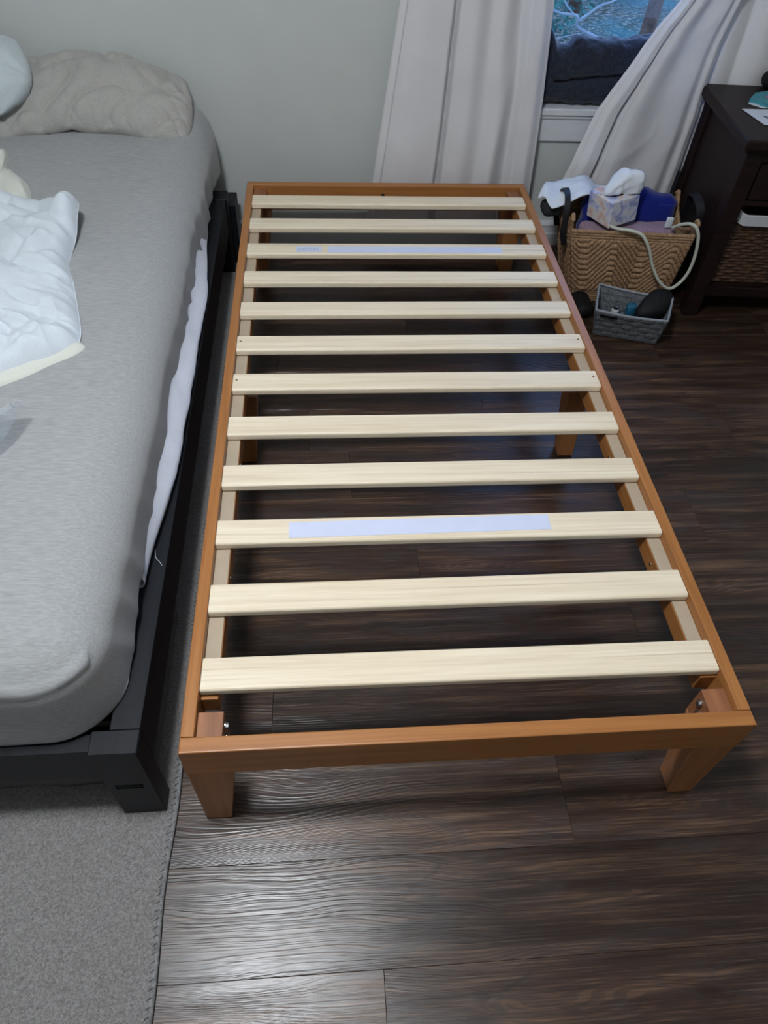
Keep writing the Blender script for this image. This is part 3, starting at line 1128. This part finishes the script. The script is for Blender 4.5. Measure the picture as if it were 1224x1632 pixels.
# ------------------------------------------------------------------ navy blanket on the sill
def bl(p, n):
    x, y, z = p
    if n.z > -.5 and z > .55:
        top = .685+.010*math.sin(x*14+1)-.032*math.exp(-((x-1.02)/.035)**4)+.022*math.exp(-((x-.955)/.025)**2)
        z2 = .55+(z-.55)*(top-.55)/(.70-.55)
        p = Vector((x, y, z2))
    d = .011*fbm((x*13, z*15, y*8), 1, 3)+.003*fbm((x*60, z*60, y*60), 1, 2)
    # horizontal fold between the two rolls
    d -= .022*math.exp(-((z-(.575+.012*math.sin(x*11)))/.010)**2)*(n.y < -.3)*sstep(.98, 1.02, x)
    d -= .010*math.exp(-((x-1.055-.1*(z-.6))/.010)**2)*(n.y < -.3)*(1 if z > .6 else 0)
    q = p+n*d
    q.y = max(2.062, min(2.172, q.y))
    q.z = max(WZ0+.001, q.z)
    q.x = max(WX0+.004, q.x)
    return q
bmobj('fleece_blanket', rbox(WX0+.008, 1.40, 2.078, 2.168, WZ0+.002, .70, .035, .006, bl), m_blank, None, True,
      label='dark navy fleece blanket bunched on the window sill', cat='blanket')

# ------------------------------------------------------------------ nightstand
ns = empty('nightstand', (1.70, 1.82, 0), 'dark espresso wooden nightstand right of the woven basket', 'nightstand', rz=0)
ROTZ = math.radians(-4)
NP = Vector((1.470, 1.600, 0))
def nbox(name, x0, x1, y0, y1, z0, z1, mat=None, parent=None, r=.002, **kw):
    """nightstand-local box: x right from the front-left leg corner, y back"""
    bm = bmesh.new()
    box(bm, x0, x1, y0, y1, z0, z1)
    if r:
        bev(bm, r, 2)
    bm.transform(Matrix.Translation(NP) @ Matrix.Rotation(ROTZ, 4, 'Z'))
    o = bmobj(name, bm, mat or m_darkwood, parent or ns, **kw)
    loc_to(o)
    return o
def npt(x, y, z):
    return Matrix.Translation(NP) @ Matrix.Rotation(ROTZ, 4, 'Z') @ Vector((x, y, z))
NW, ND = .52, .415
nbox('top', -.028, NW+.028, -.028, ND+.010, .558, .586, r=.006)
nbox('top_moulding', -.012, NW+.012, -.012, ND+.002, .543, .5575, r=.005)
for x in (0, NW-.05):
    for y in (0, ND-.05):
        nbox('leg', x, x+.05, y, y+.05, .001, .5425, r=.003)
nbox('side_panel', .010, .024, .051, ND-.051, .07, .542)
nbox('side_panel', NW-.024, NW-.010, .051, ND-.051, .07, .542)
nbox('back_panel', .051, NW-.051, ND-.02, ND-.01, .07, .542)
nbox('rail', .051, NW-.051, .006, .03, .515, .542)
nbox('rail', .051, NW-.051, .006, .03, .385, .402)
nbox('rail', .051, NW-.051, .006, .03, .075, .110)
nbox('rail', .0255, NW-.0255, .051, ND-.051, .385, .398)
nbox('shelf', .0255, NW-.0255, .031, ND-.022, .098, .110)
dr = nbox('drawer', .056, NW-.056, .000, .022, .406, .511, r=.004)
p1 = [npt(.18, -.001, .46), npt(.19, -.02, .455), npt(.26, -.026, .452), npt(.33, -.02, .455), npt(.34, -.001, .46)]
tube('handle', spline(p1, 5), .005, m_metal, dr, 8)
# wicker basket in the nightstand
wb = empty('wicker_basket', tuple(npt(.26, .17, .111)), 'dark brown wicker basket in the nightstand opening', 'basket')
def wick(s, sgn):
    x0, x1, y0, y1, z0, z1 = .066, NW-.066, .035, .34, .112, .325
    per = [(x0, y0), (x1, y0), (x1, y1), (x0, y1)]
    return per
pw = [(.066, .034), (NW-.066, .034), (NW-.066, .34), (.066, .34)]
seg = []
for a, b in zip(pw, pw[1:]+pw[:1]):
    L_ = math.hypot(b[0]-a[0], b[1]-a[1])
    nn = int(L_/.006)
    nx_, ny_ = (b[1]-a[1])/L_, -(b[0]-a[0])/L_
    for k in range(nn):
        seg.append((a[0]+(b[0]-a[0])*k/nn, a[1]+(b[1]-a[1])*k/nn, nx_, ny_, k*.006))
nz_ = 110
V, F = [], []
for j in range(nz_):
    z = .1115+.212*j/(nz_-1)
    for i, (x, y, nx_, ny_, s) in enumerate(seg):
        row = int(j/5.5)
        h = .0035*abs(math.sin(math.pi*j/5.5))*(1+.8*math.sin(s*math.pi/.03+row*math.pi))+.002*noise.noise((i*.6, j*.5, 0))
        V.append(npt(x+nx_*(h-.004), y+ny_*(h-.004), z))
n_ = len(seg)
for j in range(nz_-1):
    for i in range(n_):
        F.append((j*n_+i, j*n_+(i+1) % n_, (j+1)*n_+(i+1) % n_, (j+1)*n_+i))
F.append(tuple(reversed(range(n_))))
o = mobj('weave', V, F, m_wick, wb, True)
loc_to(o)
# white lining band folded over the rim
lp = [npt(.062, .10, .366), npt(.060, .05, .352), npt(.080, .024, .336), npt(.13, .019, .334), npt(NW-.1, .019, .334), npt(NW-.066, .03, .342), npt(NW-.064, .12, .360)]
lp = spline(lp, 8)
V, F = [], []
for i, p in enumerate(lp):
    t_ = (lp[min(i+1, len(lp)-1)]-lp[max(i-1, 0)]).normalized()
    nrm = Vector((t_.y, -t_.x, 0)).normalized()
    for a, b in ((-.002, -.017), (.002, -.017), (.003, .014), (-.002, .017)):
        V.append(p+nrm*a+Vector((0, 0, b)))
for i in range(len(lp)-1):
    for k in range(4):
        F.append((i*4+k, i*4+(k+1) % 4, (i+1)*4+(k+1) % 4, (i+1)*4+k))
F.append((3, 2, 1, 0))
F.append(tuple((len(lp)-1)*4+k for k in range(4)))
o = mobj('lining_band', V, F, m_whitep, wb, False, label='white band around the rim')
loc_to(o)
def rimtube(name, pts, r, mat, par, **kw):
    v_, f_ = tube_geo(pts, r, 8, True)
    o = mobj(name, v_, f_, mat, par, True, **kw)
    return loc_to(o)
rimtube('rim', [npt(a, b, .3265) for a, b in pw], .006, m_wick, wb)

# things on the nightstand
ZT = .5866
def sheet_poly(name, pts, z, th, mat, parent=None, **kw):
    bm = bmesh.new()
    lo = [bm.verts.new((x, y, z+(q[0] if q else 0))) for x, y, *q in pts]
    hi = [bm.verts.new((x, y, z+th+(q[0] if q else 0))) for x, y, *q in pts]
    bm.faces.new(lo[::-1])
    bm.faces.new(hi)
    n = len(pts)
    for i in range(n):
        bm.faces.new((lo[i], lo[(i+1) % n], hi[(i+1) % n], hi[i]))
    o = bmobj(name, bm, mat, parent, **kw)
    if parent is not None:
        loc_to(o)
    return o
pc = sheet_poly('paper_card', [(1.515, 1.802), (1.535, 1.685), (1.70, 1.662), (1.70, 1.800)], ZT+.0008, .0012, m_paper,
                label='small white printed card on front corner of nightstand', cat='paper')
for k in range(2):
    sheet_poly('print_mark', [(1.556+.012*k, 1.748-.020*k), (1.566+.012*k, 1.750-.020*k), (1.574+.012*k, 1.728-.020*k), (1.564+.012*k, 1.726-.020*k)], ZT+.0021, .0002, m_ink, pc)
tb = sheet_poly('booklet', [(1.560, 1.860), (1.592, 1.815), (1.80, 1.810), (1.80, 1.985), (1.60, 1.912)], ZT+.0008, .010, m_tealcard,
                label='teal booklet with pink cover picture behind white card', cat='booklet')
sheet_poly('cover_picture', [(1.612, 1.875), (1.64, 1.850), (1.72, 1.845), (1.72, 1.905), (1.64, 1.897)], ZT+.0110, .0003, m_pinkc, tb)
sheet_poly('pages', [(1.553, 1.848), (1.585, 1.812), (1.60, 1.812), (1.575, 1.856)], ZT+.0006, .003, m_paper, tb)
bmobj('pouch', rbox(1.655, 1.76, 1.955, 2.02, ZT+.001, ZT+.045, .018, .008, lambda p, n: p+n*.002*fbm(p, 40)), m_blackp, None, True,
      label='small black pouch at back edge of nightstand top', cat='pouch')

# ------------------------------------------------------------------ big seagrass basket
bk = empty('woven_basket', (1.24, 1.76, 0), 'large tan seagrass basket with chevron weave beside nightstand', 'basket')
RZ = .268
rimc = [Vector((1.030, 1.668, RZ)), Vector((1.424, 1.632, RZ)), Vector((1.432, 1.862, RZ)), Vector((1.045, 1.895, RZ))]
basc = [Vector((1.105, 1.698, .004)), Vector((1.404, 1.655, .004)), Vector((1.405, 1.842, .004)), Vector((1.105, 1.870, .004))]
def tri_v(s):
    """flat-bottomed zigzag along the face, s in metres"""
    q = (s/.205) % 1
    a = abs(2*q-1)
    return .085*max(0, min(1, (a-.15)/.75))
def side(name, a, b, a0, b0, chev, handle=False):
    Ls = (b-a).length
    nu = int(Ls/.0026)
    nv = int(RZ/.0022)
    nrm = (b-a).cross(Vector((0, 0, 1))).normalized()
    def fn(u, v_):
        p = (a0*(1-v_)+a*v_)*(1-u)+(b0*(1-v_)+b*v_)*u
        s = u*Ls
        z = v_*RZ
        if handle:
            lift = .045*(math.exp(-((u-.06)/.10)**2)+math.exp(-((u-.94)/.10)**2))*v_**4-.030*math.exp(-((u-.5)/.20)**2)*v_**6
            p = p+Vector((0, 0, lift))
        pitch = .0095
        h = .0030*abs(math.sin(math.pi*(z+.0012*noise.noise((s*30, z*60, 0)))/pitch))
        h *= 1+.25*math.sin(s*2*math.pi/.008+int(z/pitch)*2.4)
        if chev:
            zz = z-tri_v(s+.06)
            w_ = (zz/.021) % 1
            amp = sstep(.035, .06, z)*(1-sstep(.23, .25, z))
            h = h*(1-.6*amp)+amp*.0062*max(0, math.sin(math.pi*w_))**1.5*(1+.12*math.sin(s*2*math.pi/.011))
        h += .0018*noise.noise((s*45, z*45, 7))
        return p+nrm*h
    grid(name, nu, nv, fn, m_rope, bk, thick=.007)
side('front_panel', rimc[0], rimc[1], basc[0], basc[1], True)
side('side_panel', rimc[1], rimc[2], basc[1], basc[2], False, True)
side('back_panel', rimc[2], rimc[3], basc[2], basc[3], False)
side('side_panel', rimc[3], rimc[0], basc[3], basc[0], True, True)
sheet_poly('base', [(v.x, v.y) for v in basc], .003, .006, m_rope2, bk)
def braid(name, a, b, lift=0):
    n = 60
    pts = []
    for i in range(n+1):
        u = i/n
        p = a*(1-u)+b*u
        if lift:
            p = p+Vector((0, 0, .045*(math.exp(-((u-.06)/.10)**2)+math.exp(-((u-.94)/.10)**2))-.030*math.exp(-((u-.5)/.20)**2)))
        pts.append(p+Vector((0, 0, .002)))
    tube(name, pts, [.0062*(1+.14*math.sin(i*1.6)) for i in range(n+1)], m_rope, bk, 8)
braid('rim', rimc[0], rimc[1])
braid('rim', rimc[1], rimc[2], 1)
braid('rim', rimc[2], rimc[3])
braid('rim', rimc[3], rimc[0], 1)
# black leather handles looped on the side panels
def strap(name, pts, wd, th, mat, parent, wdir):
    pts = spline(pts, 6)
    V, F = [], []
    wdir = Vector(wdir).normalized()
    for i, p in enumerate(pts):
        t_ = (pts[min(i+1, len(pts)-1)]-pts[max(i-1, 0)]).normalized()
        n2_ = t_.cross(wdir).normalized()
        for a, b in ((-1, -1), (1, -1), (1, 1), (-1, 1)):
            V.append(p+wdir*a*wd/2+n2_*b*th/2)
    for i in range(len(pts)-1):
        for k in range(4):
            F.append((i*4+k, i*4+(k+1) % 4, (i+1)*4+(k+1) % 4, (i+1)*4+k))
    F.append((3, 2, 1, 0))
    F.append(tuple((len(pts)-1)*4+k for k in range(4)))
    o = mobj(name, V, F, mat, parent)
    if parent is not None:
        loc_to(o)
    return o
strap('handle', [(1.030, 1.70, .205), (1.018, 1.702, .25), (1.018, 1.722, .325), (1.022, 1.77, .352), (1.022, 1.81, .33), (1.024, 1.825, .25), (1.036, 1.83, .205)],
      .018, .005, m_leather, bk, (1, 0, .1))
strap('handle', [(1.440, 1.69, .225), (1.452, 1.69, .26), (1.450, 1.70, .32), (1.440, 1.74, .350), (1.448, 1.79, .33), (1.452, 1.80, .26), (1.440, 1.80, .225)],
      .026, .005, m_leather, bk, (1, 0, .3))

# tissue box resting in the basket
tx = empty('tissue_box', (1.16, 1.73, .27), 'white and lavender floral tissue box in woven basket', 'tissue box')
t = NT('floral_card')
v = t.coord()
fl = t.noise(v, 26, 2, .5, .8)
f2 = t.noise(v, 60, 2)
c = t.ramp(fl, [(.38, (.30, .33, .58)), (.47, (.58, .60, .74)), (.55, (.66, .62, .58)), (.66, (.62, .42, .38))])
c = t.mix(t.ramp(f2, [(.66, (0, 0, 0)), (.72, (.8, .8, .8))]), c, (.20, .08, .14))
t.base(c)
t.rough(.5, .4)
m_floral = t.m
c0 = Vector((1.150, 1.668, .2755))
dx_ = Vector((.120, .062, .004))
dy_ = Vector((-.092, .030, 0))
dx_ = dx_.normalized()*.118
dy_ = Vector((-dx_.y, dx_.x, 0)).normalized()*.104
up_ = Vector((-.010, -.002, .084))
bm = bmesh.new()
hexa(bm, [c0, c0+dx_, c0+dx_+dy_, c0+dy_, c0+up_, c0+dx_+up_, c0+dx_+dy_+up_, c0+dy_+up_])
bev(bm, .002, 1)
loc_to(bmobj('carton', bm, m_floral, tx))
ctr = c0+up_+dx_*.5+dy_*.45
def slotfn(u, v_):
    a = u*2*math.pi
    r = 1 if v_ > .5 else 0
    return ctr+dx_*.34*math.cos(a)*v_+dy_*.2*math.sin(a)*v_+Vector((0, 0, .0012))
grid('slot', 30, 3, slotfn, m_groove, tx, wrap=True)
def tdisp(p, n):
    u = (p.x+.062)/.124
    k = sstep(-.05, .55, u)*(1-.25*sstep(.75, 1, u))
    q = p+n*(.007*ridge((p.x*22, p.y*30+p.x*9, p.z*16), 1, 1.4)+.003*fbm(p, 40))
    q.z = q.z*(.22+.78*k)
    q.y = q.y*(.5+.6*k)+.010*math.sin(u*5)
    return q
bm = rbox(-.062, .062, -.026, .026, 0, .066, .024, .004, tdisp)
ang = math.atan2(dx_.y, dx_.x)
bm.transform(Matrix.Translation(ctr+dx_*.10-dy_*.10+Vector((0, 0, .0015))) @ Matrix.Rotation(ang-.12, 4, 'Z'))
loc_to(bmobj('tissue', bm, m_tissue, tx, True))

# blue cloth
def heap(name, C, B, z0, H_, mat, sd, wr=.012, parent=None, **kw):
    return blob(name, C, B, z0, lambda x, y, d: (1-math.exp(-d/.03))*H_+(1-math.exp(-d/.02))*wr*(ridge((x*11+sd, y*13, sd), 1, 1.7)+.5*fbm((x*15, y*15, sd), 1, 2)), mat, parent, nr=26, **kw)
bmobj('blue_garment', rbox(1.105, 1.412, 1.775, 1.852, .10, .315, .03, .008,
      lambda p, n: Vector((p.x, p.y, p.z+.016*sstep(1.2, 1.38, p.x)*sstep(.2, .3, p.z)))+n*(.006*ridge((p.x*9, p.y*9, p.z*12), 1, 1.6)+.004*fbm(p, 12))+Vector((0, 0, (.024*math.sin(p.x*30+1) if n.z > .2 else 0)*.7))),
      m_blue, None, True, label='royal blue garment stuffed at back of woven basket', cat='clothing')
bmobj('pink_garment', rbox(1.085, 1.395, 1.688, 1.770, .08, .258, .02, .010, lambda p, n: p+n*.004*fbm(p, 20)), m_pink, None, True,
      label='mauve folded garment lying under tissue box in basket', cat='clothing')
bmobj('white_tag', rbox(1.352, 1.374, 1.700, 1.712, .262, .296, .003, .004), m_paper, None, True,
      label='small white tag by right end of woven basket', cat='tag')
# white cloth over the back-left corner
def wc(u, v_):
    P0, P1 = Vector((.958, 1.765, .322)), Vector((1.185, 1.905, .322))
    p = P0*(1-u)+P1*u
    wdt = .035+.055*math.sin(min(1, u*1.4)*math.pi*.8)
    side_ = Vector((.045, -.055, 0)).normalized()
    p = p+side_*(v_-.5)*wdt*1.7
    p.z += .020*math.sin(u*math.pi*1.1)+.010*math.sin(v_*5+u*9)+.006*fbm((u*6, v_*4, 2), 1, 2)-.014*abs(v_-.5)
    return p
grid('white_cloth', 40, 18, wc, m_tissue, None, thick=.004, label='white crumpled cloth draped over back-left basket corner', cat='cloth')
bmobj('dark_underside', rbox(.958, 1.028, 1.765, 1.83, .262, .305, .02, .008, lambda p, n: p+n*.003*fbm(p, 25)), simple('charcoal_underside', (.03, .032, .034), .9, .1), None, True,  # separate dark body that makes the underside of the white cloth
      label='dark underside of the white cloth at left rear of basket', cat='cloth')

# cord
cp = [(1.14, 1.70, .281), (1.17, 1.650, .287), (1.205, 1.628, .292), (1.243, 1.615, .283), (1.277, 1.608, .240), (1.305, 1.606, .185), (1.345, 1.604, .130), (1.385, 1.602, .104), (1.412, 1.602, .118),
      (1.432, 1.602, .160), (1.433, 1.602, .225), (1.419, 1.604, .290), (1.397, 1.612, .318), (1.380, 1.645, .305), (1.365, 1.68, .275)]
v_, f_ = tube_geo(spline(cp, 8), .0052, 10)
mobj('cord', v_, f_, m_cord, None, True, label='pale looped cord hanging out of the woven basket', cat='cord')

# small unidentified black object between basket and frame
bmobj('black_object', rbox(1.085, 1.150, 1.575, 1.690, .001, .048, .022, .008, lambda p, n: p+n*.002*fbm(p, 30)), m_blackp, None, True,
      label='small black rounded object on floor between frame and basket', cat='black_object')

# ------------------------------------------------------------------ small grey bin
gb = empty('storage_bin', (1.24, 1.50, 0), 'small grey woven bin on floor in front of basket', 'bin')
BZ = .118
br = [Vector((1.096, 1.456, BZ)), Vector((1.308, 1.392, BZ)), Vector((1.369, 1.522, BZ)), Vector((1.147, 1.606, BZ))]
b0 = [Vector((1.128, 1.492, .003)), Vector((1.318, 1.436, .003)), Vector((1.350, 1.520, .003)), Vector((1.165, 1.588, .003))]
def bside(name, a, b, a0, b0_, handle):
    Ls = (b-a).length
    nrm = (b-a).cross(Vector((0, 0, 1))).normalized()
    def fn(u, v_):
        p = (a0*(1-v_)+a*v_)*(1-u)+(b0_*(1-v_)+b*v_)*u
        s, z = u*Ls, v_*BZ
        row = int(z/.024)
        colm = int(s/.03)
        h = .0028*abs(math.sin(math.pi*z/.024))**.6*(1 if (row+colm) % 2 else .35)+.0014*abs(math.sin(math.pi*s/.03))
        h += .0008*noise.noise((s*200, z*200, 0))
        if handle:
            p = p+Vector((0, 0, -.006*math.sin(u*math.pi)*v_**3))
        return p+nrm*h
    grid(name, int(Ls/.003), 42, fn, m_bingrey, gb, thick=.004)
for i, nm in enumerate(('front_panel', 'side_panel', 'back_panel', 'side_panel')):
    bside(nm, br[i], br[(i+1) % 4], b0[i], b0[(i+1) % 4], i in (0, 2))
sheet_poly('base', [(v.x, v.y) for v in b0], .002, .004, m_bingrey, gb)
rp = []
for i in range(4):
    a, b = br[i], br[(i+1) % 4]
    for k in range(14):
        u = k/14
        rp.append(a*(1-u)+b*u+Vector((0, 0, (-.006*math.sin(u*math.pi) if i in (0, 2) else 0)+.001)))
v_, f_ = tube_geo(rp, .0036, 8, True)
loc_to(mobj('rim', v_, f_, m_rim, gb, True))
for i in (0,):
    a, b = br[i], br[1]
    nrm = (b-a).cross(Vector((0, 0, 1))).normalized()
    bm = bmesh.new()
    p0 = a*.93+b*.07+nrm*.0035-Vector((0, 0, .018))
    p1_ = a*.68+b*.32+nrm*.0035-Vector((0, 0, .020))
    q = [p0, p1_, p1_+Vector((0, 0, .006)), p0+Vector((0, 0, .006))]
    hexa(bm, [q[0], q[1], q[1]-nrm*.002, q[0]-nrm*.002, q[3], q[2], q[2]-nrm*.002, q[3]-nrm*.002])
    loc_to(bmobj('handle_slot', bm, m_groove, gb))
# contents
bmobj('blue_packet', rbox(1.185, 1.325, 1.462, 1.522, .010, .052, .008, .006, lambda p, n: p+n*.003*fbm(p, 35)), m_teal, None, True,
      label='blue packet lying in bottom of grey bin', cat='packet')
hb = empty('hairbrush', (1.30, 1.51, .1), 'black oval padded object lying on top in grey bin', 'brush')
def br_d(p, n):
    c = Vector((1.30, 1.500, .085))
    d = p-c
    return p
bm = bmesh.new()
bmesh.ops.create_uvsphere(bm, u_segments=36, v_segments=20, radius=1)
for v in bm.verts:
    x, y, z = v.co
    wdt = 1-.25*(-x)
    v.co = Vector((x*.066, y*.040*(1+.25*x), z*.022))
    v.co += v.co.normalized()*.0015*noise.noise(v.co*80)
bm.transform(Matrix.Translation((1.312, 1.515, .098)) @ Matrix.Rotation(math.radians(20), 4, 'Z') @ Matrix.Rotation(math.radians(-22), 4, 'Y') @ Matrix.Rotation(math.radians(30), 4, 'X'))
loc_to(bmobj('pad', bm, m_blackp, hb, True))
tu = empty('white_tube', (1.20, 1.55, .03), 'small white bottle standing in left of grey bin', 'bottle')
cyl('bottle', (1.195, 1.535, .040), (.1, .15, 1), .013, .055, m_whitep, tu, 20, .002)
cyl('cap', (1.1985, 1.540, .073), (.1, .15, 1), .009, .012, m_metal, tu, 16, .001)
bmobj('teal_sachet', rbox(1.232, 1.262, 1.522, 1.548, .050, .088, .006, .005, lambda p, n: p+n*.002*fbm(p, 50)), m_teal, None, True,
      label='small teal sachet leaning behind black brush in bin', cat='sachet')
